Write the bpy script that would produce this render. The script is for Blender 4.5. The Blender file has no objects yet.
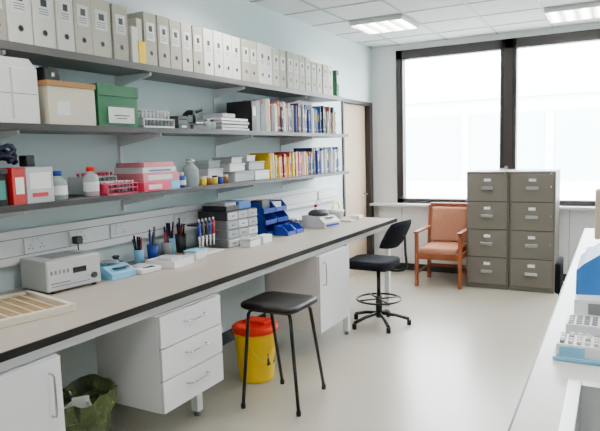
import bpy, bmesh, math, random
from mathutils import Vector, Matrix, noise
random.seed(7)
# ------------------------------------------------------------------ materials
MC={}
def mat(name,col,rough=.5,metal=0.,var=.06,scale=14.,bump=0.,spec=.5,trans=0.,alpha=1.,emit=0.,emcol=None,coat=0.):
    if name in MC: return MC[name]
    m=bpy.data.materials.new(name); m.use_nodes=True
    nt=m.node_tree; b=nt.nodes['Principled BSDF']
    b.inputs['Roughness'].default_value=rough; b.inputs['Metallic'].default_value=metal
    b.inputs['Specular IOR Level'].default_value=spec
    if trans: b.inputs['Transmission Weight'].default_value=trans
    if alpha<1: b.inputs['Alpha'].default_value=alpha
    if coat: b.inputs['Coat Weight'].default_value=coat
    tc=nt.nodes.new('ShaderNodeTexCoord'); n=nt.nodes.new('ShaderNodeTexNoise'); n.inputs['Scale'].default_value=scale; n.inputs['Detail'].default_value=4
    nt.links.new(tc.outputs['Object'],n.inputs['Vector'])
    r=nt.nodes.new('ShaderNodeValToRGB')
    r.color_ramp.elements[0].position=.3; r.color_ramp.elements[1].position=.7
    r.color_ramp.elements[0].color=[max(0,c*(1-var)) for c in col]+[1]
    r.color_ramp.elements[1].color=[min(1,c*(1+var)) for c in col]+[1]
    nt.links.new(n.outputs['Fac'],r.inputs['Fac']); nt.links.new(r.outputs['Color'],b.inputs['Base Color'])
    if bump:
        bp=nt.nodes.new('ShaderNodeBump'); bp.inputs['Strength'].default_value=bump; bp.inputs['Distance'].default_value=.01
        nt.links.new(n.outputs['Fac'],bp.inputs['Height']); nt.links.new(bp.outputs['Normal'],b.inputs['Normal'])
    if emit:
        b.inputs['Emission Color'].default_value=list(emcol or col)+[1]; b.inputs['Emission Strength'].default_value=emit
    MC[name]=m; return m
def s(r,g,b): # sRGB 0-255 -> linear
    f=lambda c:(c/255/12.92) if c/255<=.04045 else ((c/255+.055)/1.055)**2.4
    return (f(r),f(g),f(b))
M_wall=mat('paint_pale_blue',s(215,230,233),.75,var=.015,scale=3)
M_wallw=mat('paint_white_wall',s(228,231,230),.75,var=.015,scale=3)
M_white=mat('white_laminate',s(230,229,231),.35,var=.01,scale=4)
M_whitep=mat('white_plastic',s(233,233,234),.35,var=.01)
M_cream=mat('cream_plastic',s(216,206,186),.4,var=.02)
M_black=mat('black_plastic',s(18,18,20),.45,var=.1,spec=.35)
M_blackm=mat('black_metal',s(14,14,15),.35,metal=.2,var=.1)
M_vinyl=mat('black_vinyl',s(16,15,16),.5,var=.12,scale=40,bump=.05,spec=.35)
M_fabric=mat('black_navy_fabric',s(16,18,26),.95,var=.25,scale=120,bump=.2,spec=.2)
M_edge=mat('bench_black_edge',s(16,16,17),.45,spec=.3)
M_shelf=mat('shelf_laminate',s(98,96,96),.5,var=.03)
M_shelfedge=mat('shelf_edge_dark',s(38,33,33),.5,var=.05)
M_steel=mat('steel',s(190,190,190),.25,metal=1.,var=.04)
M_sink=mat('brushed_sink_steel',s(214,214,214),.38,metal=1.,var=.04)
M_brown=mat('dark_brown_frame',s(36,27,26),.45,var=.08)
M_door=mat('door_cream_beige',s(192,172,146),.5,var=.04,scale=6)
M_cab=mat('filing_cabinet_grey',s(102,95,86),.45,var=.02,scale=5)
M_cabd=mat('filing_cabinet_gap',s(36,33,31),.6)
M_wood=mat('varnished_wood',s(130,62,28),.35,var=.18,scale=9)
M_pink=mat('tan_upholstery',s(164,112,88),.95,var=.1,scale=60,bump=.1,spec=.2)
M_card=mat('brown_cardboard',s(160,116,72),.8,var=.05)
M_paper=mat('white_paper',s(236,236,234),.8,var=.02)
M_green=mat('green_card',s(10,92,50),.6,var=.08)
M_red=mat('red_card',s(172,18,22),.5)
M_orange=mat('orange_red_plastic',s(246,44,12),.45,var=.04,spec=.3)
M_yellow=mat('yellow_plastic',s(255,206,4),.45,var=.03,spec=.3)
M_blue=mat('blue_plastic',s(12,48,146),.35)
M_blueL=mat('light_blue_plastic',s(120,184,218),.4)
M_mblue=mat('machine_blue',s(24,104,180),.4)
M_navy=mat('navy_card',s(18,24,56),.6)
M_pinkp=mat('pink_plastic',s(220,52,92),.4)
M_lpink=mat('pale_pink_card',s(214,128,142),.6)
M_silver=mat('silver_card',s(186,186,188),.35,metal=.4)
M_grey=mat('grey_plastic',s(118,120,124),.45)
M_dgrey=mat('dark_grey_plastic',s(46,48,52),.45)
M_lgrey=mat('light_grey_plastic',s(196,197,196),.45,var=.01)
M_spine=mat('binder_grey_cream',s(176,172,158),.6,var=.14,scale=90)
M_spine2=mat('binder_pale',s(200,196,182),.6,var=.08,scale=90)
M_spinew=mat('binder_white',s(230,228,220),.55,var=.02)
M_skirt=mat('skirting_dark',s(34,32,33),.5)
M_olive=mat('olive_sack_film',s(78,92,50),.22,var=.45,scale=16,alpha=.82)
M_brownL=mat('brown_bottle',s(140,96,44),.2,var=.1)
M_ysoft=mat('yellow_soft',s(236,200,44),.5)
M_screen=mat('screen_dark',s(24,30,34),.15)
M_beige=mat('beige_computer_plastic',s(200,186,160),.45,var=.02)
def glassy(name,col,a=.35):
    if name in MC: return MC[name]
    m=bpy.data.materials.new(name); m.use_nodes=True; nt=m.node_tree; b=nt.nodes['Principled BSDF']
    n=nt.nodes.new('ShaderNodeTexNoise'); n.inputs['Scale'].default_value=6
    mp=nt.nodes.new('ShaderNodeMapRange'); mp.inputs['To Min'].default_value=a*.85; mp.inputs['To Max'].default_value=a*1.15
    nt.links.new(n.outputs['Fac'],mp.inputs['Value']); nt.links.new(mp.outputs['Result'],b.inputs['Alpha'])
    b.inputs['Base Color'].default_value=list(col)+[1]; b.inputs['Roughness'].default_value=.08
    MC[name]=m; return m
M_glass=glassy('clear_glass',s(205,220,222),.4)
M_clear=glassy('clear_plastic',s(214,220,224),.55)
def speckle(name,c1,c2,rough,scale=220,lo=.35,hi=.65,rv=.07):
    m=bpy.data.materials.new(name); m.use_nodes=True; nt=m.node_tree; b=nt.nodes['Principled BSDF']
    tc=nt.nodes.new('ShaderNodeTexCoord'); n=nt.nodes.new('ShaderNodeTexNoise'); n.inputs['Scale'].default_value=scale; n.inputs['Detail'].default_value=2
    n2=nt.nodes.new('ShaderNodeTexNoise'); n2.inputs['Scale'].default_value=1.3; n2.inputs['Detail'].default_value=3
    nt.links.new(tc.outputs['Object'],n.inputs['Vector']); nt.links.new(tc.outputs['Object'],n2.inputs['Vector'])
    r=nt.nodes.new('ShaderNodeValToRGB'); r.color_ramp.elements[0].position=lo; r.color_ramp.elements[1].position=hi
    r.color_ramp.elements[0].color=list(c1)+[1]; r.color_ramp.elements[1].color=list(c2)+[1]
    mp=nt.nodes.new('ShaderNodeMapRange'); mp.inputs['To Min'].default_value=rough-rv; mp.inputs['To Max'].default_value=rough+rv
    nt.links.new(n.outputs['Fac'],r.inputs['Fac']); nt.links.new(r.outputs['Color'],b.inputs['Base Color'])
    nt.links.new(n2.outputs['Fac'],mp.inputs['Value']); nt.links.new(mp.outputs['Result'],b.inputs['Roughness'])
    return m
M_top=speckle('bench_laminate_top',s(160,151,139),s(172,163,151),.36)
M_top2=speckle('bench_laminate_light',s(198,196,191),s(206,204,199),.33)
M_floor=speckle('vinyl_floor',s(158,153,139),s(174,169,154),.29,110,.3,.7,.03)
# ------------------------------------------------------------------ builder
class MB:
    def __init__(self,name):
        self.name=name; self.bm=bmesh.new(); self.mats=[]; self.M=Matrix.Identity(4)
    def mi(self,m):
        if m not in self.mats: self.mats.append(m)
        return self.mats.index(m)
    def add(self,vs,fs,m,smooth=False):
        i=self.mi(m); bv=[self.bm.verts.new(self.M@Vector(v)) for v in vs]
        for k,f in enumerate(fs):
            try: fc=self.bm.faces.new([bv[j] for j in f])
            except ValueError: continue
            fc.material_index=i; fc.smooth=smooth[k] if isinstance(smooth,list) else smooth
    def box(self,x0,x1,y0,y1,z0,z1,m,bev=0.,seg=2):
        if not bev:
            v=[(x,y,z) for x in(x0,x1) for y in(y0,y1) for z in(z0,z1)]
            self.add(v,[(0,1,3,2),(4,6,7,5),(0,4,5,1),(2,3,7,6),(0,2,6,4),(1,5,7,3)],m); return
        t=bmesh.new(); bmesh.ops.create_cube(t,size=1)
        for w in t.verts: w.co=Vector(((x0+x1)/2+w.co.x*(x1-x0),(y0+y1)/2+w.co.y*(y1-y0),(z0+z1)/2+w.co.z*(z1-z0)))
        bmesh.ops.bevel(t,geom=t.edges[:],offset=bev,segments=seg,profile=.5,affect='EDGES')
        t.verts.index_update()
        self.add([w.co.copy() for w in t.verts],[[w.index for w in f.verts] for f in t.faces],m,True if seg>2 else False); t.free()
    def lathe(self,prof,c,m,seg=24,sx=1.,sy=1.,caps=True,smooth=True):
        v=[];f=[];sm=[]
        for (r,z) in prof:
            for k in range(seg):
                a=2*math.pi*k/seg; v.append((c[0]+r*math.cos(a)*sx,c[1]+r*math.sin(a)*sy,c[2]+z))
        for i in range(len(prof)-1):
            for k in range(seg):
                k2=(k+1)%seg; f.append((i*seg+k,i*seg+k2,(i+1)*seg+k2,(i+1)*seg+k)); sm.append(smooth)
        if caps:
            f.append(tuple(range(seg))[::-1]); sm.append(False)
            n=(len(prof)-1)*seg; f.append(tuple(range(n,n+seg))); sm.append(False)
        self.add(v,f,m,sm)
    def cyl(self,c,r,h,m,r2=None,seg=20,axis='Z'):
        r2=r if r2 is None else r2
        o=self.M.copy()
        if axis=='X': self.M=o@Matrix.Translation(c)@Matrix.Rotation(math.pi/2,4,'Y')
        elif axis=='Y': self.M=o@Matrix.Translation(c)@Matrix.Rotation(-math.pi/2,4,'X')
        else: self.M=o@Matrix.Translation(c)
        self.lathe([(r,0),(r2,h)],(0,0,0),m,seg); self.M=o
    def tube(self,pts,r,m,seg=8,closed=False):
        pts=[Vector(p) for p in pts]; n=len(pts); v=[];f=[];sm=[]
        up=None
        for i,p in enumerate(pts):
            a=pts[(i-1)%n] if (closed or i>0) else p; b=pts[(i+1)%n] if (closed or i<n-1) else p
            t=(b-a).normalized()
            if up is None:
                up=Vector((0,0,1)) if abs(t.z)<.9 else Vector((1,0,0))
            s1=t.cross(up).normalized(); u1=s1.cross(t).normalized(); up=u1
            for k in range(seg):
                an=2*math.pi*k/seg; v.append(p+s1*r*math.cos(an)+u1*r*math.sin(an))
        for i in range(n if closed else n-1):
            j=(i+1)%n
            for k in range(seg):
                k2=(k+1)%seg; f.append((i*seg+k,i*seg+k2,j*seg+k2,j*seg+k)); sm.append(True)
        if not closed:
            f.append(tuple(range(seg))[::-1]); f.append(tuple(range((n-1)*seg,n*seg))); sm+=[False,False]
        self.add(v,f,m,sm)
    def prism(self,poly,axis,a,b,m):
        n=len(poly); P={'X':lambda p,t:(t,p[0],p[1]),'Y':lambda p,t:(p[0],t,p[1]),'Z':lambda p,t:(p[0],p[1],t)}[axis]
        v=[P(p,a) for p in poly]+[P(p,b) for p in poly]
        f=[tuple(range(n))[::-1],tuple(range(n,2*n))]+[(i,(i+1)%n,n+(i+1)%n,n+i) for i in range(n)]
        self.add(v,f,m)
    def at(self,x=0,y=0,z=0,rz=0,rx=0,ry=0):
        self.M=Matrix.Translation((x,y,z))@Matrix.Rotation(rz,4,'Z')@Matrix.Rotation(ry,4,'Y')@Matrix.Rotation(rx,4,'X'); return self
    def done(self,bevel=0.):
        bmesh.ops.recalc_face_normals(self.bm,faces=self.bm.faces[:])
        me=bpy.data.meshes.new(self.name)
        xs=[v.co for v in self.bm.verts]
        o=Vector(((min(c.x for c in xs)+max(c.x for c in xs))/2,(min(c.y for c in xs)+max(c.y for c in xs))/2,min(c.z for c in xs)))
        bmesh.ops.translate(self.bm,verts=self.bm.verts[:],vec=-o)
        self.bm.to_mesh(me); self.bm.free()
        for m in self.mats: me.materials.append(m)
        ob=bpy.data.objects.new(self.name,me); bpy.context.scene.collection.objects.link(ob); ob.location=o
        if bevel:
            md=ob.modifiers.new('bevel','BEVEL'); md.width=bevel; md.segments=2; md.limit_method='ANGLE'
        return ob
def arc(pts,k=6):
    """catmull-rom smoothing"""
    P=[Vector(p) for p in pts]; P=[2*P[0]-P[1]]+P+[2*P[-1]-P[-2]]; o=[]
    for i in range(1,len(P)-2):
        for j in range(k):
            t=j/k; a,b,c,d=P[i-1],P[i],P[i+1],P[i+2]
            o.append(.5*((2*b)+(-a+c)*t+(2*a-5*b+4*c-d)*t*t+(-a+3*b-3*c+d)*t**3))
    o.append(P[-2]); return o
# ------------------------------------------------------------------ room
RX,Y0,YB,ZC=4.7,-1.6,7.387,2.92
b=MB('floor'); b.box(-.2,RX+.2,Y0-.2,YB+.3,-.1,0,M_floor); b.done()
b=MB('wall_left'); b.box(-.2,0,Y0,6.40,0,ZC,M_wall); b.done()
b=MB('wall_left'); b.box(-.2,0,6.40,7.36,2.212,ZC,M_wall); b.done()
b=MB('wall_left'); b.box(-.2,0,7.362,YB+.3,0,ZC,M_wall); b.done()
WX0,WX1,WZ0,WZ1=.345,3.2,.89,2.845
b=MB('wall_back'); b.box(0,WX0,YB,YB+.3,0,ZC,M_wallw); b.box(WX1,RX,YB,YB+.3,0,ZC,M_wallw); b.box(WX0,WX1,YB,YB+.3,0,WZ0,M_wallw); b.box(WX0,WX1,YB,YB+.3,WZ1,ZC,M_wallw); b.done()
b=MB('wall_right'); b.box(RX,RX+.2,Y0,YB+.3,0,ZC,M_wall); b.done()
b=MB('wall_front'); b.box(-.2,RX+.2,Y0-.2,Y0,0,ZC,M_wall); b.done()
def ceilmat():
    m=bpy.data.materials.new('ceiling_tiles'); m.use_nodes=True; nt=m.node_tree; bb=nt.nodes['Principled BSDF']
    bb.inputs['Roughness'].default_value=.85
    n=nt.nodes.new('ShaderNodeTexNoise'); n.inputs['Scale'].default_value=150; tc=nt.nodes.new('ShaderNodeTexCoord')
    nt.links.new(tc.outputs['Object'],n.inputs['Vector'])
    r=nt.nodes.new('ShaderNodeValToRGB'); r.color_ramp.elements[0].position=.3; r.color_ramp.elements[0].color=list(s(216,220,221))+[1]; r.color_ramp.elements[1].position=.55; r.color_ramp.elements[1].color=list(s(228,232,233))+[1]
    nt.links.new(n.outputs['Fac'],r.inputs['Fac']); nt.links.new(r.outputs['Color'],bb.inputs['Base Color']); return m
M_ceil=ceilmat(); M_tbar=mat('ceiling_grid_bar',s(168,174,176),.5,var=.01)
b=MB('ceiling'); b.box(-.2,RX+.2,Y0-.2,YB+.3,ZC,ZC+.1,M_ceil)
GX,GY=.40,.30
x=GX-.6
while x<RX:
    if x>0: b.box(x-.012,x+.012,Y0,YB,ZC-.006,ZC,M_tbar)
    x+=.6
y=GY-1.8
while y<YB:
    b.box(0,RX,y-.012,y+.012,ZC-.006,ZC,M_tbar); y+=.6
b.done()
M_lamp=mat('lamp_tube_emitter',(1,.98,.95),.5,emit=76.,emcol=(1.,.975,.945))
M_louvre=mat('lamp_louvre',s(222,222,218),.3,metal=.3,var=.01)
for (ix,iy) in [(.40,5.70),(2.20,6.30),(.40,3.30),(2.20,3.90),(.40,.90),(2.20,1.50),(4.0,5.1),(4.0,2.1),(2.2,-.9)]:
    b=MB('ceiling_light')
    b.box(ix+.02,ix+.58,iy+.02,iy+.58,ZC-.012,ZC-.008,M_white)
    for k in range(4): b.box(ix+.05+k*.14,ix+.05+k*.14+.07,iy+.04,iy+.56,ZC-.018,ZC-.012,M_lamp)
    for k in range(7): b.box(ix+.02,ix+.58,iy+.03+k*.0885,iy+.036+k*.0885,ZC-.05,ZC-.012,M_louvre)
    for k in range(5): b.box(ix+.018+k*.139,ix+.026+k*.139,iy+.02,iy+.58,ZC-.05,ZC-.012,M_louvre)
    b.done()
# window
b=MB('window_1')
fy0,fy1=YB-.02,YB+.10
b.box(WX0,WX1,fy0,fy1,WZ1-.115,WZ1,M_brown,.004); b.box(WX0,WX1,fy0,fy1,WZ0,WZ0+.06,M_brown,.004)
b.box(WX0,WX0+.09,fy0,fy1,WZ0,WZ1,M_brown,.004); b.box(WX1-.09,WX1,fy0,fy1,WZ0,WZ1,M_brown,.004)
b.box(1.635,1.82,fy0,fy1,WZ0,WZ1,M_brown,.004); b.box(1.665,1.675,fy0-.005,fy0,WZ0,WZ1,M_edge); b.box(1.78,1.79,fy0-.005,fy0,WZ0,WZ1,M_edge)
b.box(1.70,1.74,fy0-.04,fy0-.012,1.22,1.36,M_steel,.004)
b.box(1.65,1.72,fy0-.04,fy0-.012,1.30,1.33,M_steel,.004)
def glassmat():
    m=bpy.data.materials.new('window_glass'); m.use_nodes=True; nt=m.node_tree; nt.nodes.clear()
    o=nt.nodes.new('ShaderNodeOutputMaterial'); mx=nt.nodes.new('ShaderNodeMixShader'); t=nt.nodes.new('ShaderNodeBsdfTransparent'); g=nt.nodes.new('ShaderNodeBsdfGlossy'); g.inputs['Roughness'].default_value=.02
    mx.inputs[0].default_value=.05; nt.links.new(t.outputs[0],mx.inputs[1]); nt.links.new(g.outputs[0],mx.inputs[2]); nt.links.new(mx.outputs[0],o.inputs[0]); return m
b.box(WX0+.09,1.635,YB+.04,YB+.046,WZ0+.06,WZ1-.115,glassmat()); b.box(1.82,WX1-.09,YB+.04,YB+.046,WZ0+.06,WZ1-.115,glassmat())
b.done()
b=MB('trim_1'); b.box(0.0,WX1+.3,YB-.13,YB-.001,.855,.888,M_white,.004); b.done()
b=MB('radiator_casing'); b.box(.10,3.3,YB-.06,YB-.002,.10,.853,M_white,.003)
for k in range(3): b.box(.42+k*1.0,.424+k*1.0,YB-.064,YB-.06,.10,.85,M_grey)
b.done()
b=MB('baseboard_back'); b.box(0,RX,YB-.02,YB-.001,0,.09,M_skirt); b.done()
b=MB('baseboard_left'); b.box(0.001,.02,Y0,6.38,0,.10,M_skirt); b.done()
b=MB('baseboard_right'); b.box(RX-.02,RX-.001,Y0,YB,0,.10,M_skirt); b.done()
b=MB('door_1'); b.box(-.09,-.05,6.44,7.26,.005,2.165,M_door,.002)
b.box(-.15,.02,6.402,6.44,0,2.21,M_brown,.002); b.box(-.15,.02,7.26,7.36,0,2.21,M_brown,.002); b.box(-.15,.02,6.44,7.26,2.165,2.21,M_brown,.002)
b.cyl((-.05,7.18,1.02),.01,.05,M_steel,axis='X'); b.box(-.01,.002,7.06,7.19,1.01,1.03,M_steel,.003); b.done()
# exterior
M_ext=mat('pale_render',s(232,236,234),.8,var=.03,scale=2); M_exw=mat('exterior_window_glass',s(176,192,190),.3); M_extr=mat('exterior_frame',s(206,214,212),.6)
b=MB('building_exterior'); b.box(-12,14,17,18,-4,3.4,M_ext)
for fz in(-2.6,.7):
    b.box(-12,14,16.9,17,fz,fz+1.8,M_exw)
    for k in range(12): b.box(-12+k*2.2,-11.8+k*2.2,16.85,16.92,fz,fz+1.8,M_extr)
b.box(-12,14,16.8,17,2.9,3.15,M_extr); b.done()
b=MB('ground_exterior'); b.box(-30,30,YB+1,60,-4.2,-4,mat('exterior_paving',s(200,200,196),.9)); b.done()
# ------------------------------------------------------------------ left bench
BX,BZ=.918,.8917; BE=5.69
b=MB('lab_bench'); b.box(0.002,BX-.004,-.6,BE,BZ-.03,BZ,M_top); b.box(BX-.006,BX+.002,-.6,BE+.006,BZ-.033,BZ+.0006,M_edge); b.box(.002,BX,BE,BE+.006,BZ-.031,BZ+.0006,M_edge)
b.box(BX-.10,BX-.05,-.5,BE-.06,BZ-.09,BZ-.031,M_white,.003); b.box(.03,.08,-.5,BE-.06,BZ-.09,BZ-.031,M_white,.003)
b.done()
for yy in(.45,1.66,2.72,4.55,5.6):
    b=MB('bench_support_leg'); fx=.62 if yy<3 else BX-.10; zt=BZ-.092
    b.box(fx,fx+.05,yy-.025,yy+.025,.03,zt,M_white,.003)
    b.box(.03,.08,yy-.025,yy+.025,.03,zt,M_white,.003); b.box(.08,fx,yy-.02,yy+.02,zt-.05,zt,M_white)
    b.cyl((fx+.025,yy,0),.02,.035,M_grey); b.cyl((.055,yy,0),.02,.035,M_grey)
    b.done()
def handle(b,x,y0,y1,z):
    b.tube(arc([(x,y0,z),(x+.018,y0+.004,z),(x+.028,y0+.02,z),(x+.028,y1-.02,z),(x+.018,y1-.004,z),(x,y1,z)],4),.005,M_steel)
def vhandle(b,x,y,z0,z1):
    b.tube(arc([(x,y,z0),(x+.018,y,z0+.004),(x+.028,y,z0+.02),(x+.028,y,z1-.02),(x+.018,y,z1-.004),(x,y,z1)],4),.005,M_steel)
UX0,UX1=.44,.885
b=MB('drawer_unit'); b.box(UX0,UX1,2.15,2.66,.29,.798,M_white,.002)
b.box(UX1,UX1+.002,2.155,2.655,.295,.795,M_dgrey)
for k in range(3):
    z0=.292+k*.169; b.box(UX1+.002,UX1+.018,2.152,2.658,z0,z0+.163,M_white,.003); handle(b,UX1+.018,2.33,2.50,z0+.10)
b.done()
b=MB('base_cupboard'); b.box(UX0,UX1,.55,1.56,.14,.798,M_white,.002)
for (a,c,hy) in[(.555,1.05,1.0),(1.058,1.558,1.50)]:
    b.box(UX1+.001,UX1+.018,a,c,.142,.796,M_white,.003); vhandle(b,UX1+.018,hy,.56,.74)
b.done()
b=MB('base_cupboard'); b.box(UX0,UX1,3.93,4.46,.19,.798,M_white,.002); b.box(UX1+.001,UX1+.018,3.932,4.458,.192,.796,M_white,.003); vhandle(b,UX1+.018,3.99,.56,.74); b.done()
# wall services
b=MB('dado_trunking'); b.box(.001,.05,.0,6.15,1.03,1.215,M_whitep,.004); b.box(.05,.052,.0,6.15,1.075,1.079,M_grey); b.box(.05,.052,.0,6.15,1.168,1.172,M_grey)
b.done()
def socket(y,plug=0):
    b=MB('wall_socket'); b.box(.0525,.062,y-.073,y+.073,1.08,1.166,M_whitep,.003)
    for dy in(-.036,.036):
        for (oy,oz) in((0,.012),(-.011,-.006),(.011,-.006)): b.box(.062,.0625,y+dy+oy-.003,y+dy+oy+.003,1.112+oz-.002,1.112+oz+.004,M_dgrey)
        b.box(.062,.066,y+dy*.5-.006,y+dy*.5+.006,1.145,1.158,M_whitep)
    if plug:
        b.box(.062,.105,y-.06,y-.012,1.09,1.135,M_whitep if plug==1 else M_dgrey,.006)
        b.tube(arc([(.085,y-.036,1.09),(.09,y-.03,1.02),(.08,y+.05,.93),(.07,y+.1,.9)],5),.004,M_whitep if plug==1 else M_dgrey,6)
    b.done()
for y,p in[(1.55,2),(2.12,0),(2.42,2),(2.74,0),(3.35,0),(4.05,0),(4.9,0),(5.7,0)]: socket(y,p)
# ------------------------------------------------------------------ shelves
SE=5.69
def shelf(x1,z0,z1,edge):
    b=MB('wall_shelf'); b.box(.02,x1-.004,-.4,SE,z0,z1,M_shelf); b.box(x1-.004,x1,-.4,SE,z0-.0005,z1+.0005,edge); b.box(.02,x1,SE,SE+.003,z0,z1+.0005,edge)
    b.done()
    for y in(-.15,.85,1.85,2.85,3.9,4.95):
        b=MB('shelf_bracket'); b.prism([(.0125,z0-.001),(x1-.04,z0-.001),(x1-.04,z0-.018),(.0125,z0-.075)],'Y',y-.007,y+.007,M_whitep); b.done()
shelf(.337,2.114,2.152,mat('shelf_edge_grey',s(84,80,78),.5)); shelf(.396,1.735,1.765,M_shelfedge); shelf(.396,1.35,1.378,M_shelfedge)
b=MB('shelf_upright_rails')
for y in(-.15,.85,1.85,2.85,3.9,4.95): b.box(.001,.012,y-.013,y+.013,1.24,2.36,M_whitep)
b.done()
def circ(b,x,y,z,r,m,n=14): b.add([(x,y+r*math.cos(2*math.pi*k/n),z+r*math.sin(2*math.pi*k/n)) for k in range(n)],[tuple(range(n))],m)
z0=2.153
Y=.9; L=[]
for e in(1.00,1.11,1.22,1.33,1.44,1.55,1.66,1.77,1.87,2.01,2.15,2.26,2.385,2.535,2.66): L.append((Y,e)); Y=e
Y=2.79; L2=[]
while Y<5.47: L2.append((Y,Y+.1165)); Y+=.118
for LL in(L,L2):
    b=MB('lever_arch_files')
    for (a,c) in LL:
        h=.33 if c<2.3 else random.choice([.315,.32,.322])
        if a>5.0: h=.29
        mm=M_spinew if(1.86<a<2.2 or 3.3<a<4.3 and random.random()<.5) else random.choice([M_spine,M_spine,M_spine2])
        x1=.315+random.uniform(-.008,.006)
        b.box(.03,x1,a+.004,c-.004,z0,z0+h,mm,.003)
        yc=(a+c)/2; w=(c-a)
        b.box(x1,x1+.0012,yc-w*.3,yc+w*.3,z0+.15,z0+.26,M_paper)
        b.box(x1+.0012,x1+.002,yc-w*.12,yc+w*.14,z0+.205,z0+.24,M_dgrey if random.random()<.8 else M_red)
        for q in range(3): b.box(x1+.0012,x1+.002,yc-w*.22,yc+w*.2,z0+.165+q*.012,z0+.169+q*.012,M_grey)
        circ(b,x1+.0015,yc,z0+.075,.0165,M_grey); circ(b,x1+.0022,yc,z0+.075,.012,M_black)
    b.done()
b=MB('yellow_document_folder'); b.box(.06,.33,2.67,2.72,z0,z0+.21,M_spinew,.002); b.box(.08,.333,2.722,2.78,z0,z0+.13,M_yellow,.002); b.box(.06,.31,2.735,2.78,z0+.131,z0+.27,M_spine2,.002); b.done()
b=MB('green_box_file'); b.box(.06,.31,5.61,5.67,z0,z0+.27,M_green,.003); b.box(.31,.312,5.622,5.658,z0+.13,z0+.22,M_paper); b.done()
def books(name,y0,y1,z0,hmin,hmax,cols,xf=.36,wmin=.008,wmax=.03):
    b=MB(name); y=y0
    while y<y1:
        w=random.uniform(wmin,wmax); h=random.uniform(hmin,hmax); c=random.choice(cols); x1=xf-random.uniform(0,.04)
        if y+w>y1: break
        b.at(0,y,z0)
        b.box(.12,x1,.0005,w-.0005,0,h,c)
        if w>.014:
            b.box(x1,x1+.0008,w*.2,w*.8,h*.55,h*.85,random.choice([M_paper,M_paper,M_ysoft,M_lpink]))
            b.box(x1,x1+.0008,w*.2,w*.8,h*.12,h*.18,M_paper)
        y+=w
    b.M=Matrix.Identity(4); b.done()
M_bk=[mat('book_%d'%i,s(*c),.55,var=.04) for i,c in enumerate([(30,48,118),(40,80,150),(190,196,200),(104,24,34),(40,40,46),(160,74,44),(70,100,90),(220,220,214),(20,28,66),(130,130,138),(190,150,150)])]
M_bk2=[mat('bookb_%d'%i,s(*c),.5,var=.04) for i,c in enumerate([(240,190,10),(246,216,50),(24,84,176),(12,40,136),(235,235,235),(70,160,184),(180,26,36),(62,34,104),(224,80,100),(210,215,225),(22,30,48),(20,130,150),(240,196,20)])]
books('journal_row',4.13,5.50,1.766,.20,.27,M_bk)
books('book_row',4.16,4.95,1.379,.17,.22,M_bk2+M_bk2[:2]*2)
books('lab_manual_row',4.99,5.60,1.379,.22,.26,[M_bk2[2],M_bk2[3],M_bk2[4],M_bk[8],M_bk2[4],M_bk2[9]],wmin=.02,wmax=.05)
# mid shelf items
z=1.766
b=MB('cardboard_box'); b.box(.10,.365,1.42,1.97,z,z+.265,M_paper,.003); b.box(.365,.366,1.43,1.96,z+.14,z+.143,M_grey); b.prism([(1.43,z+.266),(1.97,z+.266),(1.93,z+.31),(1.50,z+.30)],'X',.355,.36,M_paper); b.box(.366,.367,1.82,1.83,z+.02,z+.26,M_lgrey); b.done()
b=MB('archive_box'); b.box(.05,.36,2.03,2.33,z,z+.195,M_cream,.003); b.box(.045,.366,2.025,2.335,z+.195,z+.222,M_card,.002); b.box(.36,.361,2.08,2.16,z+.05,z+.12,M_paper); b.done()
b=MB('small_black_case'); b.box(.20,.33,2.04,2.14,z+.223,z+.29,M_black,.006); b.box(.245,.285,2.075,2.105,z+.29,z+.30,M_dgrey,.002); b.box(.33,.333,2.08,2.10,z+.245,z+.265,M_steel); b.done()
b=MB('green_storage_box'); b.box(.05,.355,2.355,2.66,z,z+.20,M_green,.003); b.box(.045,.362,2.35,2.665,z+.17,z+.235,M_green,.003); b.box(.362,.363,2.42,2.62,z+.02,z+.11,M_paper); b.box(.3625,.364,2.46,2.58,z+.06,z+.066,M_dgrey); b.box(.3625,.364,2.48,2.56,z+.045,z+.05,M_dgrey); b.done()
b=MB('test_tube_rack'); b.box(.20,.36,2.70,2.98,z,z+.012,M_whitep); b.box(.20,.36,2.70,2.98,z+.05,z+.058,M_lgrey); b.box(.20,.36,2.70,2.705,z,z+.058,M_whitep); b.box(.20,.36,2.975,2.98,z,z+.058,M_whitep)
for i in range(8):
    for j in range(3): b.cyl((.235+j*.045,2.722+i*.034,z+.013),.009,.088,M_clear,seg=10); b.cyl((.235+j*.045,2.722+i*.034,z+.099),.0105,.010,M_whitep,seg=10)
b.done()
b=MB('slide_box_stack')
b.box(.2,.36,3.02,3.14,z,z+.03,M_black,.003); b.box(.2,.35,3.03,3.13,z+.031,z+.06,M_dgrey,.003); b.box(.2,.35,3.03,3.12,z+.061,z+.085,M_black,.003); b.box(.355,.361,3.05,3.1,z+.008,z+.022,M_paper); b.done()
b=MB('bench_microscope'); b.box(.2,.36,3.17,3.33,z,z+.03,M_dgrey,.005); b.tube(arc([(.23,3.25,z+.03),(.22,3.25,z+.09),(.26,3.25,z+.12),(.31,3.25,z+.115)],5),.018,M_dgrey,10); b.cyl((.31,3.25,z+.05),.012,.06,M_black); b.tube([(.27,3.25,z+.11),(.33,3.31,z+.14)],.013,M_black,10); b.box(.27,.35,3.21,3.29,z+.043,z+.05,M_steel); b.done()
b=MB('glass_jar')
for k,(yy,c) in enumerate([(3.38,M_steel),(3.44,M_black)]): b.lathe([(.024,0),(.026,.05),(.018,.06)],(.32,yy,z),M_glass); b.cyl((.32,yy,z+.0605),.019,.015,c)
b.done()
b=MB('stacked_plastic_trays')
for k in range(4):
    o=.008*(k%2); b.box(.12+o,.36-o,3.50+o,3.86-o,z+k*.024,z+k*.024+.018,M_whitep if k%2 else M_lgrey,.003)
b.box(.16,.34,3.54,3.70,z+.097,z+.125,M_clear,.003)
b.done()
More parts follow.
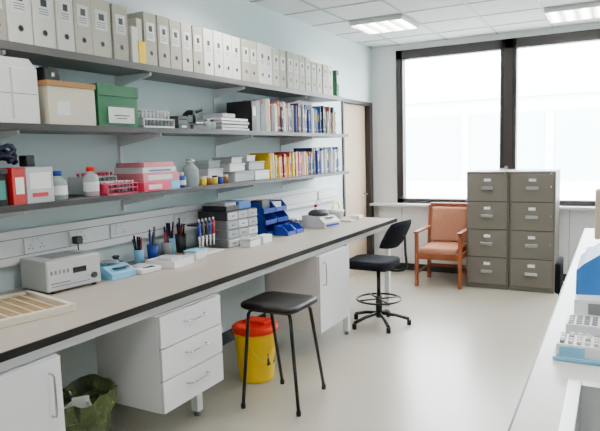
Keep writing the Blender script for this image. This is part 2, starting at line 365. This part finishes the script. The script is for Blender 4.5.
b=MB('black_box_file'); b.box(.12,.36,3.90,3.97,z,z+.235,M_black,.003); b.box(.12,.35,3.975,4.04,z,z+.245,M_dgrey,.003); b.box(.12,.35,4.045,4.12,z,z+.22,M_black,.003); b.box(.36,.361,3.915,3.955,z+.12,z+.19,M_paper); b.done()
# low shelf items
z=1.379
b=MB('black_storage_box'); b.box(.08,.36,1.45,1.765,z,z+.15,M_black,.004); b.box(.075,.365,1.445,1.77,z+.15,z+.175,M_dgrey,.003); b.box(.36,.361,1.68,1.755,z+.03,z+.12,mat('teal_label',s(60,130,120),.5)); b.done()
b=MB('reagent_kit_box'); b.box(.10,.372,1.785,1.855,z,z+.178,M_red,.002); b.box(.372,.373,1.80,1.845,z+.05,z+.13,M_paper); b.box(.10,.37,1.86,2.015,z,z+.175,M_silver,.002); b.box(.37,.371,1.88,2.0,z+.07,z+.15,M_paper); b.box(.37,.3715,1.89,1.98,z+.03,z+.05,M_red)
b.done()
b=MB('coiled_power_cable')
pts=[(.24+.065*math.cos(t*.5)*(1-.02*t/6),1.82+.075*math.sin(t*.5)*(1-.01*t/6),z+.205+.0018*t+.012*math.sin(t*1.7)) for t in range(42)]
b.tube(pts,.011,M_navy,8); b.box(.27,.33,1.90,1.95,z+.18,z+.235,M_black,.006); b.done()
def bottle(name,x,y,z,r,h,body,cap,caph=.025,liq=None,label=None):
    b=MB(name); b.lathe([(r*.92,0),(r,.006),(r,h*.62),(r*.9,h*.70),(r*.42,h*.82),(r*.42,h-caph)],(x,y,z),body,20)
    b.cyl((x,y,z+h-caph+.0005),r*.52,caph,cap,seg=18)
    if liq: b.lathe([(r*.88,.004),(r*.93,.01),(r*.93,h*.4)],(x,y,z),liq,20)
    if label: b.lathe([(r*1.01,h*.18),(r*1.015,h*.5)],(x,y,z),label,20,caps=False)
    b.done()
bottle('reagent_bottle',.31,2.09,z,.046,.15,M_glass,M_blue,label=M_paper)
bottle('reagent_bottle',.31,2.31,z,.042,.165,M_clear,M_orange,liq=M_lpink,label=M_paper)
def rack(name,x0,x1,y0,y1,z,h,m,cap,nx,ny,tm):
    b=MB(name); b.box(x0,x1,y0,y1,z,z+.006,m); b.box(x0,x1,y0,y1,z+h*.45,z+h*.45+.005,m); b.box(x0,x1,y0,y1,z+h*.8,z+h*.8+.006,m); b.box(x0,x1,y0,y0+.005,z,z+h*.8,m); b.box(x0,x1,y1-.005,y1,z,z+h*.8,m)
    for i in range(nx):
        for j in range(ny):
            if random.random()<.85:
                px=x0+(i+.5)*(x1-x0)/nx; py=y0+.008+(j+.5)*(y1-y0-.016)/ny; b.cyl((px,py,z+.008),.0065,h*.85,tm,seg=8); b.cyl((px,py,z+.008+h*.85),.008,h*.12,cap,seg=8)
    b.done()
rack('pink_tube_rack',.22,.36,2.38,2.62,z,.07,M_pinkp,M_paper,3,8,M_clear)
rack('white_tube_rack',.07,.19,2.36,2.62,z,.12,M_whitep,M_pinkp,3,8,M_clear)
b=MB('glove_box_stack'); b.box(.12,.37,2.66,2.90,z,z+.055,M_pinkp,.002); b.box(.12,.37,2.66,2.99,z+.056,z+.11,M_lpink,.002); b.box(.12,.36,2.67,2.97,z+.111,z+.145,M_paper,.002); b.box(.13,.36,2.68,2.95,z+.146,z+.175,M_lpink,.002)
b.box(.37,.371,2.70,2.82,z+.012,z+.04,M_paper); b.box(.37,.371,2.70,2.92,z+.068,z+.098,M_paper); b.box(.36,.361,2.72,2.92,z+.12,z+.13,M_blue); b.box(.15,.368,2.905,2.995,z,z+.055,M_blueL,.002); b.done()
bottle('dropper_bottle',.33,3.06,z,.026,.10,M_blue,M_whitep,.02,label=M_paper)
bottle('glass_flask',.31,3.18,z,.056,.185,M_glass,M_steel)
b=MB('specimen_jars')
for k in range(5):
    yy=3.29+k*.066; c=[M_ysoft,M_brownL,M_ysoft,M_blue,M_brownL][k]; b.lathe([(.022,0),(.024,.045),(.02,.05)],(.33,yy,z),c,14); b.cyl((.33,yy,z+.0505),.022,.012,[M_whitep,M_whitep,M_black,M_whitep,M_whitep][k],seg=14)
b.done()
b=MB('plastic_tub_pile')
for (x0,x1,a,c,h0,h1,m) in[(.10,.28,3.42,3.60,0,.11,M_whitep),(.16,.36,3.64,3.90,0,.08,M_clear),(.14,.36,3.92,4.14,0,.075,M_whitep),(.12,.33,3.62,3.82,.081,.14,M_whitep),(.13,.33,3.88,4.11,.081,.15,M_clear),(.14,.32,3.66,3.8,.141,.19,M_lgrey),(.14,.30,3.90,4.02,.151,.20,M_whitep),(.10,.27,3.44,3.58,.111,.17,M_clear)]:
    b.box(x0,x1,a,c,z+h0,z+h1-.012,m,.008); b.box(x0-.004,x1+.004,a-.004,c+.004,z+h1-.012,z+h1,m,.003)
b.done()
# ------------------------------------------------------------------ bench items
z=BZ+.001
b=MB('instrument_tray'); b.at(.42,1.66,z,rz=-.22)
b.box(-.24,.24,-.22,.22,0,.012,M_cream,.003)
for (a,c,d,e) in[(-.24,.24,-.22,-.195),(-.24,.24,.195,.22),(-.24,-.215,-.195,.195),(.215,.24,-.195,.195)]: b.box(a,c,d,e,.012,.035,M_cream,.003)
M_trayin=mat('tray_brass_mesh',s(158,130,88),.45,metal=.2,var=.25,scale=60); b.box(-.2,.2,-.18,.18,.012,.022,M_trayin)
for i in range(7): b.box(-.2,.2,-.165+i*.053,-.158+i*.053,.022,.026,M_cream)
b.done()
b=MB('power_supply_unit'); b.at(.215,2.16,z,rz=-.12)
b.box(-.13,.12,-.17,.155,.012,.175,M_lgrey,.006)
for sx in(-.1,.1):
    for sy in(-.13,.12): b.cyl((sx,sy,0),.012,.013,M_black)
b.box(.12,.124,-.165,.15,.02,.165,M_lgrey,.002); b.box(.124,.127,-.02,.06,.09,.12,M_screen); b.cyl((.124,.105,.06),.016,.014,M_dgrey,axis='X')
for k in range(5): b.box(.124,.126,-.15+k*.024,-.14+k*.024,.10,.12,M_grey)
b.box(.124,.126,-.15,-.04,.05,.056,M_grey); b.box(.124,.126,-.15,.08,.035,.038,M_blue)
for k in range(8): b.box(-.1+.022*k,-.092+.022*k,-.1,.1,.175,.1765,M_grey)
b.done()
b=MB('laboratory_balance'); b.at(.27,2.46,z,rz=-.1); b.prism([(-.11,0),(.11,0),(.11,.035),(.03,.07),(-.11,.07)],'Y',-.085,.085,M_blueL); b.cyl((-.03,0,.07),.008,.012,M_grey); b.cyl((-.03,0,.082),.06,.006,M_steel,seg=28); b.box(.06,.10,-.05,.05,.058,.062,M_screen); b.done(.004)
b=MB('vortex_mixer'); b.lathe([(.045,0),(.042,.05),(.02,.06),(.018,.075),(.026,.08),(.02,.09)],(.14,2.62,z),M_navy,20); b.done()
b=MB('compact_scale'); b.at(.33,2.645,z,rz=-.1); b.box(-.09,.09,-.08,.08,0,.03,M_whitep,.006); b.box(-.07,.03,-.06,.06,.031,.036,M_lgrey,.003); b.box(.045,.08,-.04,.04,.03,.032,M_screen); b.done()
b=MB('weighing_dish_tray'); b.at(.36,2.87,z,rz=.1); b.box(-.11,.11,-.11,.11,0,.008,M_whitep)
for (a,c,d,e) in[(-.11,.11,-.11,-.102),(-.11,.11,.102,.11),(-.11,-.102,-.102,.102),(.102,.11,-.102,.102)]: b.box(a,c,d,e,.008,.045,M_whitep)
b.box(-.06,.05,-.06,.06,.009,.05,M_lgrey,.004); b.done()
def penpot(x,y,m,n,h=.10,r=.035):
    b=MB('pen_pot'); b.lathe([(r*.85,0),(r,h),(r*.93,h),(r*.8,.006)],(x,y,z),m,20)
    for k in range(n):
        a=random.uniform(0,6.28); t=random.uniform(.1,.9); q=r*.5
        b.tube([(x+q*.4*math.cos(a),y+q*.4*math.sin(a),z+.01),(x+r*1.25*math.cos(a)*t,y+r*1.25*math.sin(a)*t,z+h+random.uniform(.05,.12))],.006,random.choice([M_black,M_blue,M_red,M_dgrey,M_black,M_navy]),6)
    b.done()
penpot(.16,2.80,M_blueL,7); penpot(.15,2.94,M_blue,9,.11,.038); penpot(.17,3.06,M_glass,9,.11,.04); penpot(.10,3.17,M_blueL,8,.12,.04); penpot(.10,3.29,M_dgrey,8,.13,.04)
b=MB('pipette_stand'); b.box(.20,.38,3.20,3.44,z,z+.012,M_whitep,.003); b.cyl((.27,3.32,z+.012),.008,.21,M_steel); b.box(.22,.32,3.22,3.42,z+.20,z+.212,M_dgrey,.003)
for k in range(5):
    yy=3.235+k*.042; c=[M_blue,M_dgrey,M_black,M_blue,M_red][k]; b.cyl((.315,yy,z+.13),.010,.10,c,r2=.012,seg=12); b.cyl((.315,yy,z+.05),.003,.08,M_whitep,r2=.008,seg=10); b.cyl((.315,yy,z+.231),.006,.02,M_whitep,seg=10)
b.done()
b=MB('white_reagent_tub'); b.box(.32,.42,3.06,3.18,z,z+.05,M_whitep,.006); b.box(.315,.425,3.055,3.185,z+.05,z+.06,M_blueL,.003); b.done()
b=MB('desktop_drawer_organiser'); b.at(.22,3.72,z,rz=-.06)
for k in range(4):
    z0=k*.068; b.box(-.14,.14,-.19,.19,z0,z0+.066,M_dgrey if k==3 else M_grey,.003)
    for j in range(3): b.box(.141,.15,-.182+j*.124,-.066+j*.124,z0+.006,z0+.06,M_clear if (j+k)%3 else M_lgrey,.003); b.box(.15,.158,-.14+j*.124,-.108+j*.124,z0+.03,z0+.038,M_grey)
b.box(-.12,.12,-.16,.0,.273,.31,M_dgrey,.004); b.box(-.12,.10,.02,.17,.273,.33,M_mblue,.004); b.box(-.1,.1,-.15,-.02,.311,.335,M_lgrey,.004)
b.done()
b=MB('tip_box'); b.box(.41,.50,3.60,3.74,z,z+.05,M_whitep,.004); b.box(.408,.502,3.598,3.742,z+.05,z+.075,M_clear,.004); b.box(.41,.49,3.80,3.93,z,z+.06,M_whitep,.004); b.done()
def bin_(b,x0,x1,y0,y1,z0,h,m):
    t=.004; b.box(x0,x1,y0,y1,z0,z0+t,m); b.box(x0,x0+t,y0,y1,z0,z0+h,m); b.box(x1-t,x1,y0,y1,z0,z0+h*.45,m)
    for yy in(y0,y1-t): b.prism([(x0,z0),(x1,z0),(x1,z0+h*.45),(x1-.05,z0+h),(x0,z0+h)],'Y',yy,yy+t,m)
b=MB('blue_parts_bins')
for k in range(3):
    for j in range(2): bin_(b,.10+k*.015,.32+k*.015-.03*k,4.14+j*.2,4.33+j*.2,z+k*.095,.09,M_blue)
b.tube([(.12,4.14,z+.28),(.12,4.53,z+.28)],.004,M_steel); b.box(.13,.25,4.18,4.30,z+.2,z+.30,M_dgrey,.003); b.box(.13,.25,4.36,4.5,z+.2,z+.27,M_paper,.003); b.done()
b=MB('blue_parts_bins'); bin_(b,.33,.47,4.22,4.36,z,.08,M_blue); bin_(b,.33,.47,4.37,4.5,z,.08,M_blue); b.done()
b=MB('microcentrifuge'); b.at(.45,4.88,z,rz=-.2); b.prism([(-.13,0),(.14,0),(.14,.05),(.08,.10),(-.13,.11)],'Y',-.12,.12,M_lgrey); b.lathe([(.10,.11),(.10,.135),(.07,.155),(.02,.16)],(-.02,0,0),M_dgrey,26); b.box(.085,.12,-.06,.06,.09,.094,M_screen); b.box(.142,.143,-.1,.1,.015,.035,M_blue); b.done(.004)
b=MB('hot_plate'); b.box(.10,.27,4.70,4.87,z,z+.06,M_dgrey,.005); b.cyl((.185,4.785,z+.06),.07,.012,M_steel); b.done()
b=MB('white_tub_with_lid'); b.lathe([(.07,0),(.08,.08),(.082,.08),(.085,.1),(.06,.105)],(.36,5.42,z),M_whitep,24); b.tube(arc([(.36,5.34,z+.11),(.36,5.36,z+.16),(.36,5.42,z+.18),(.36,5.48,z+.16),(.36,5.5,z+.11)],5),.008,M_ysoft,8); b.done()
b=MB('wash_bottle'); b.lathe([(.035,0),(.037,.1),(.014,.13),(.014,.15)],(.24,5.2,z),M_whitep,18); b.cyl((.24,5.2,z+.15),.018,.02,M_red); b.tube(arc([(.24,5.2,z+.17),(.24,5.2,z+.2),(.28,5.2,z+.21),(.32,5.2,z+.18)],5),.004,M_whitep,6); b.done()
b=MB('wire_tray'); b.box(.46,.60,5.25,5.36,z,z+.02,M_lgrey,.003); b.box(.48,.58,5.5,5.62,z,z+.035,M_whitep,.004); b.done()
# ------------------------------------------------------------------ under bench
b=MB('refuse_sack_bin'); c=(.595,1.895)
prof=[(.11,0),(.125,.03),(.13,.08),(.135,.14),(.13,.20),(.14,.26),(.135,.32),(.145,.37),(.14,.41),(.155,.44),(.17,.46),(.172,.445),(.165,.41),(.16,.37)]
seg=72; vs=[];fs=[]
for i,(r,zz) in enumerate(prof):
    for k in range(seg):
        a=2*math.pi*k/seg; p=Vector((math.cos(a)*2.2,math.sin(a)*2.2,zz*9)); d=noise.noise(p*1.6)*.22+abs(noise.noise(p*3.3))*.16-.06
        rr=r*(1+d*.75); zr=zz+(.055*noise.noise(Vector((math.cos(a)*1.8,math.sin(a)*1.8,5))) if i>7 else 0)
        vs.append((c[0]+rr*math.cos(a),c[1]+rr*math.sin(a),max(0,zr)))
for i in range(len(prof)-1):
    for k in range(seg): fs.append((i*seg+k,i*seg+(k+1)%seg,(i+1)*seg+(k+1)%seg,(i+1)*seg+k))
b.add(vs,fs,M_olive,False)
b.cyl((c[0],c[1],.002),.09,.30,M_dgrey,r2=.105,seg=28)
for k in range(5): b.at(c[0]+random.uniform(-.04,.04),c[1]+random.uniform(-.04,.04),.31+k*.02,rz=k,rx=.4*k); b.box(-.04,.04,-.05,.05,0,.012,M_paper,.003)
b.M=Matrix.Identity(4); b.done()
b=MB('yellow_clinical_waste_bin'); c=(.655,3.385)
b.lathe([(.118,0),(.122,.01),(.148,.33),(.155,.335),(.155,.35),(.15,.35)],(c[0],c[1],0),M_yellow,32)
b.lathe([(.153,.345),(.163,.35),(.163,.385),(.155,.392),(.10,.395),(.10,.390),(.08,.390)],(c[0],c[1],0),M_orange,32)
b.box(c[0]-.10,c[0]+.08,c[1]-.005,c[1]+.11,.391,.412,M_orange,.004)
b.tube(arc([(c[0]+.03,c[1]-.155,.32),(c[0]+.12,c[1]-.15,.2),(c[0]+.15,c[1]-.07,.2),(c[0]+.155,c[1]+.02,.32)],5),.003,M_ysoft,6)
b.box(c[0]+.118,c[0]+.13,c[1]-.05,c[1]+.04,.12,.21,M_black,.002)
b.done()
# stool
b=MB('lab_stool'); sc=(.99,3.17)
def slab(b,cx,cy,z0,z1,hx,hy,rad,m,dish=.012):
    ring=[]
    for (sx,sy,a0) in((1,1,0),(-1,1,90),(-1,-1,180),(1,-1,270)):
        for k in range(7):
            a=math.radians(a0+k*15); ring.append((sx*(hx-rad)+rad*math.cos(a),sy*(hy-rad)+rad*math.sin(a)))
    N=len(ring); vs=[];fs=[]
    levels=[(.93,z0),(1.,z0+.012),(1.,z1-.012),(.96,z1-.002),(.85,z1),(.55,z1-dish*.7),(.2,z1-dish)]
    for(q,zz) in levels:
        for (px,py) in ring: vs.append((cx+px*q,cy+py*q,zz))
    for i in range(len(levels)-1):
        for k in range(N): fs.append((i*N+k,i*N+(k+1)%N,(i+1)*N+(k+1)%N,(i+1)*N+k))
    fs.append(tuple(range(N))[::-1]); fs.append(tuple(range((len(levels)-1)*N,len(levels)*N)))
    b.add(vs,fs,m,True)
slab(b,sc[0],sc[1],.615,.655,.205,.19,.07,M_vinyl)
feet=[(.85,2.92),(1.22,2.97),(.88,3.36),(1.18,3.40)]
tops=[(-.15,-.13),(.15,-.13),(-.15,.13),(.15,.13)]
for(fx,fy_),(tx,ty) in zip(feet,tops):
    b.tube([(sc[0]+tx*.6,sc[1]+ty*.6,.60),(sc[0]+tx*.95,sc[1]+ty*.95,.598),(sc[0]+tx*1.02,sc[1]+ty*1.02,.575),(fx,fy_,.02)],.0115,M_blackm,10); b.cyl((fx,fy_,0),.015,.03,M_black)
b.box(sc[0]-.15,sc[0]+.15,sc[1]-.14,sc[1]+.14,.596,.616,M_blackm,.004)
b.done()
# black draughtsman chair
b=MB('swivel_lab_chair'); cc=(1.0,4.93)
for k in range(5):
    a=math.radians(20+72*k); ex,ey=cc[0]+.27*math.cos(a),cc[1]+.27*math.sin(a)
    b.tube([(cc[0],cc[1],.11),(cc[0]+.15*math.cos(a),cc[1]+.15*math.sin(a),.09),(ex,ey,.055)],.016,M_blackm,8); b.cyl((ex,ey,0),.02,.05,M_black,seg=12)
b.cyl((cc[0],cc[1],.07),.03,.20,M_blackm); b.cyl((cc[0],cc[1],.25),.018,.27,M_blackm)
R=.20; b.tube([(cc[0]+R*math.cos(2*math.pi*k/28),cc[1]+R*math.sin(2*math.pi*k/28),.24) for k in range(28)],.010,M_blackm,8,closed=True)
for k in range(4):
    a=math.pi/4+k*math.pi/2; b.tube([(cc[0]+.02*math.cos(a),cc[1]+.02*math.sin(a),.24),(cc[0]+R*math.cos(a),cc[1]+R*math.sin(a),.24)],.008,M_blackm,8)
b.box(cc[0]-.1,cc[0]+.1,cc[1]-.08,cc[1]+.08,.51,.535,M_blackm,.004)
slab(b,cc[0]-.05,cc[1],.535,.612,.215,.205,.10,M_fabric,.015)
ang=math.radians(-8)
def rp(x,y,zz): return (cc[0]+x*math.cos(ang)-y*math.sin(ang),cc[1]+x*math.sin(ang)+y*math.cos(ang),zz)
b.tube(arc([rp(.05,0,.52),rp(.2,0,.52),rp(.275,0,.56),rp(.27,0,.70),rp(.265,0,.84)],6),.012,M_blackm,8)
vs=[];fs=[];nu,nv=12,6
for side in(0,1):
    for i in range(nu+1):
        for j in range(nv+1):
            uu=(i/nu*2-1); vv=(j/nv*2-1)
            yy=uu*.21*(1-.10*abs(vv)**3); zz=.85+vv*.125*(1-.15*abs(uu)**3); th=.028*(1-abs(uu)**4*.75)*(1-abs(vv)**4*.75)
            xx=.225-.05*uu*uu+(th if side else -th)+.06*vv
            vs.append(rp(xx,yy,zz))
n1=(nu+1)*(nv+1)
for sd in(0,1):
    for i in range(nu):
        for j in range(nv):
            a=sd*n1+i*(nv+1)+j; fs.append((a,a+nv+1,a+nv+2,a+1))
bd=[i*(nv+1) for i in range(nu+1)]+[nu*(nv+1)+j for j in range(1,nv+1)]+[i*(nv+1)+nv for i in range(nu-1,-1,-1)]+[j for j in range(nv-1,0,-1)]
for k in range(len(bd)): a,c_=bd[k],bd[(k+1)%len(bd)]; fs.append((a,c_,c_+n1,a+n1))
b.add(vs,fs,M_fabric,True); b.done()
# armchair
b=MB('wooden_armchair'); x0,x1,ya,yb=.84,1.38,6.52,7.08
for xx in(x0,x1-.04):
    b.box(xx,xx+.04,ya,ya+.045,0,.62,M_wood,.006); b.prism([(yb-.05,0),(yb-.005,0),(yb+.02,.44),(yb+.08,.90),(yb+.035,.90),(yb-.03,.44)],'X',xx,xx+.04,M_wood)
    b.box(xx-.008,xx+.048,ya-.02,yb+.03,.62,.648,M_wood,.008); b.box(xx+.008,xx+.032,ya+.04,yb-.03,.33,.39,M_wood,.004); b.box(xx+.01,xx+.03,ya+.04,yb-.04,.14,.17,M_wood,.003)
b.box(x0+.04,x1-.04,ya+.01,ya+.035,.32,.39,M_wood,.004); b.box(x0+.04,x1-.04,yb-.04,yb-.02,.14,.18,M_wood,.003); b.box(x0+.04,x1-.04,yb-.03,yb,.32,.39,M_wood,.004)
b.box(x0+.02,x1-.02,yb+.04,yb+.078,.875,.925,M_wood,.006)
b.box(x0+.05,x1-.05,ya-.005,yb-.05,.385,.46,M_pink,.03,4)
o=b.M; b.M=Matrix.Translation((0,yb-.06,.46))@Matrix.Rotation(-.17,4,'X'); b.box(x0+.05,x1-.05,-.02,.055,0,.42,M_pink,.028,4); b.M=o
b.done()
# filing cabinets
for cx0 in(1.395,1.862):
    b=MB('filing_cabinet'); y0=6.69; w=.46
    b.box(cx0,cx0+w,y0+.012,y0+.55,.0,1.32,M_cab,.004)
    b.box(cx0+.015,cx0+w-.015,y0+.010,y0+.013,.05,1.30,M_cabd)
    for k in range(4):
        z0=.055+k*.312; b.box(cx0+.018,cx0+w-.018,y0-.008,y0+.012,z0,z0+.302,M_cab,.004)
        b.box(cx0+.19,cx0+.27,y0-.012,y0-.008,z0+.215,z0+.255,M_steel,.002); b.box(cx0+.196,cx0+.264,y0-.0135,y0-.012,z0+.221,z0+.249,M_paper)
        b.box(cx0+.165,cx0+.295,y0-.034,y0-.029,z0+.13,z0+.165,M_steel,.003); b.box(cx0+.165,cx0+.295,y0-.032,y0-.008,z0+.162,z0+.168,M_steel,.002)
        b.box(cx0+.165,cx0+.17,y0-.032,y0-.008,z0+.13,z0+.165,M_steel); b.box(cx0+.29,cx0+.295,y0-.032,y0-.008,z0+.13,z0+.165,M_steel)
        b.box(cx0+w-.05,cx0+w-.035,y0-.02,y0-.008,z0+.15,z0+.17,M_steel,.002)
    b.cyl((cx0+w-.045,y0-.014,1.295),.008,.012,M_steel,axis='Y'); b.done()
# ------------------------------------------------------------------ right bench
rb=2.664; R1=3.55; sx0,sx1,sy0,sy1=2.80,3.22,1.22,1.82
b=MB('island_bench')
E=5.4;S=.55
for (a,c,d,e) in[(rb,sx0,S,E),(sx1,R1,S,E),(sx0,sx1,S,sy0),(sx0,sx1,sy1,E)]: b.box(a,c,d,e,BZ-.03,BZ,M_top2)
b.box(rb-.006,rb,S,E,BZ-.031,BZ+.0005,M_dgrey); b.box(rb,R1,E,E+.006,BZ-.031,BZ+.0005,M_dgrey); b.box(rb,R1,S-.006,S,BZ-.031,BZ+.0005,M_dgrey)
for (a,c) in[(1.9,2.9),(2.92,3.9)]:
    b.box(rb+.05,R1-.06,a,c,.12,BZ-.032,M_white,.002)
    for k in range(2):
        yy=a+k*(c-a)/2; b.box(rb+.032,rb+.049,yy+.003,yy+(c-a)/2-.003,.13,BZ-.05,M_white,.003); hy=yy+.04; b.tube([(rb+.01,hy,.6),(rb+.01,hy,.75)],.005,M_steel); b.tube([(rb+.01,hy,.6),(rb+.034,hy,.6)],.004,M_steel); b.tube([(rb+.01,hy,.75),(rb+.034,hy,.75)],.004,M_steel)
    b.box(rb+.1,R1-.1,a,c,0,.12,M_skirt)
for yy in(.6,3.95,5.3):
    for xx in(rb+.07,R1-.11): b.box(xx,xx+.05,yy,yy+.05,0,BZ-.031,M_white,.003)
b.box(rb+.08,rb+.12,3.95,5.3,BZ-.09,BZ-.031,M_white)
b.done()
b=MB('steel_sink')
b.box(sx0-.03,sx0+.006,sy0-.03,sy1+.03,BZ+.001,BZ+.008,M_sink,.002); b.box(sx1-.006,sx1+.03,sy0-.03,sy1+.03,BZ+.001,BZ+.008,M_sink,.002)
b.box(sx0+.006,sx1-.006,sy0-.03,sy0+.006,BZ+.001,BZ+.008,M_sink,.002); b.box(sx0+.006,sx1-.006,sy1-.006,sy1+.03,BZ+.001,BZ+.008,M_sink,.002)
b.box(sx0+.002,sx0+.006,sy0+.002,sy1-.002,BZ-.17,BZ+.004,M_sink); b.box(sx1-.006,sx1-.002,sy0+.002,sy1-.002,BZ-.17,BZ+.004,M_sink); b.box(sx0+.002,sx1-.002,sy0+.002,sy0+.006,BZ-.17,BZ+.004,M_sink); b.box(sx0+.002,sx1-.002,sy1-.006,sy1-.002,BZ-.17,BZ+.004,M_sink); b.box(sx0+.002,sx1-.002,sy0+.002,sy1-.002,BZ-.175,BZ-.17,M_sink)
b.cyl(((sx0+sx1)/2,(sy0+sy1)/2,BZ-.17),.03,.004,M_dgrey); b.done()
b=MB('microtube_rack'); x0,y0=2.715,2.02; z=BZ+.001
b.box(x0-.005,x0+.275,y0-.005,y0+.135,z,z+.014,M_blueL,.003); b.box(x0+.005,x0+.265,y0+.004,y0+.126,z+.014,z+.055,M_whitep,.003)
for i in range(10):
    for j in range(4): b.cyl((x0+.022+i*.025,y0+.02+j*.029,z+.054),.008,.012,M_lgrey if (i*3+j)%5 else M_grey,seg=10)
b.box(x0+.015,x0+.09,y0+.001,y0+.004,z+.02,z+.048,M_blueL)
b.done()
b=MB('white_tube_block'); b.box(2.735,3.0,2.2,2.32,z,z+.075,M_whitep,.004)
for i in range(10):
    for j in range(4): b.cyl((2.752+i*.025,2.215+j*.029,z+.074),.009,.006,M_grey,seg=10)
b.done()
b=MB('thermal_cycler'); b.at(2.745,2.5,z); b.prism([(.03,.02),(.46,.02),(.46,.27),(.10,.27),(.03,.22),(.0,.19),(0,.02)],'Y',.09,.46,M_mblue); b.prism([(0,.02),(.40,.02),(.40,.11),(0,.09)],'Y',0,.09,M_whitep)
b.box(.02,.44,.02,.44,0,.02,M_dgrey,.003); b.box(.14,.44,.13,.42,.271,.30,M_blueL,.01); b.box(.05,.15,-.003,.0,.035,.08,M_grey); b.done(.006)
b=MB('crt_monitor'); b.at(2.76,4.35,z); b.lathe([(.12,0),(.12,.012),(.05,.03),(.05,.06)],(.2,.18,0),M_black,24)
b.box(0,.38,.0,.07,.06,.40,M_beige,.012); b.prism([(.02,.08),(.36,.08),(.36,.38),(.02,.38)],'Y',.07,.2,M_beige); b.box(.06,.32,.2,.36,.11,.34,M_beige,.02); b.box(.035,.345,-.004,.0,.10,.37,M_screen); b.done()
b=MB('black_keyboard'); b.box(2.72,2.88,3.95,4.28,z,z+.02,M_black,.004)
for i in range(5):
    for j in range(13): b.box(2.732+i*.028,2.754+i*.028,3.96+j*.024,3.98+j*.024,z+.0195,z+.026,M_dgrey)
b.done()
b=MB('white_plastic_tray'); b.box(2.78,2.95,3.25,3.6,z,z+.006,M_whitep)
for (a,c,d,e) in[(2.78,2.786,3.25,3.6),(2.944,2.95,3.25,3.6),(2.786,2.944,3.25,3.256),(2.786,2.944,3.594,3.6)]: b.box(a,c,d,e,z+.006,z+.05,M_whitep)
b.done()
# office chair tucked at island bench
b=MB('office_chair'); cc=(2.74,4.93)
for k in range(5):
    a=math.radians(36+72*k); ex,ey=cc[0]+.22*math.cos(a),cc[1]+.22*math.sin(a); b.tube([(cc[0],cc[1],.10),(ex,ey,.07)],.014,M_blackm,8); b.cyl((ex,ey-.012,.025),.025,.024,M_black,axis='Y',seg=14)
b.cyl((cc[0],cc[1],.08),.022,.29,M_blackm); slab(b,cc[0],cc[1],.37,.43,.2,.2,.08,M_fabric)
b.tube(arc([(cc[0]-.05,cc[1],.37),(cc[0]-.2,cc[1],.37),(cc[0]-.235,cc[1],.45),(cc[0]-.23,cc[1],.55)],5),.011,M_blackm,8); b.box(cc[0]-.255,cc[0]-.215,cc[1]-.17,cc[1]+.17,.46,.70,M_fabric,.018,4); b.done()
# ------------------------------------------------------------------ world & camera
w=bpy.data.worlds.new('world'); bpy.context.scene.world=w; w.use_nodes=True; nt=w.node_tree; bg=nt.nodes['Background']; bg.inputs['Color'].default_value=(.91,.96,1,1); bg.inputs['Strength'].default_value=33.
F,yaw,pitch,roll,cx,cz=584.76,.497,.1082,.0279,2.8783,1.5931
fw=Vector((-math.sin(yaw)*math.cos(pitch),math.cos(yaw)*math.cos(pitch),-math.sin(pitch))); r=Vector((math.cos(yaw),math.sin(yaw),0)); u=r.cross(fw)
r2=r*math.cos(roll)-u*math.sin(roll); u2=u*math.cos(roll)+r*math.sin(roll)
cam=bpy.data.cameras.new('camera'); cam.sensor_width=36; cam.lens=F/600*36; co=bpy.data.objects.new('camera',cam); bpy.context.scene.collection.objects.link(co)
m=Matrix((r2,u2,-fw)).transposed().to_4x4(); m.translation=(cx,0,cz); co.matrix_world=m; cam.clip_start=.05
bpy.context.scene.camera=co
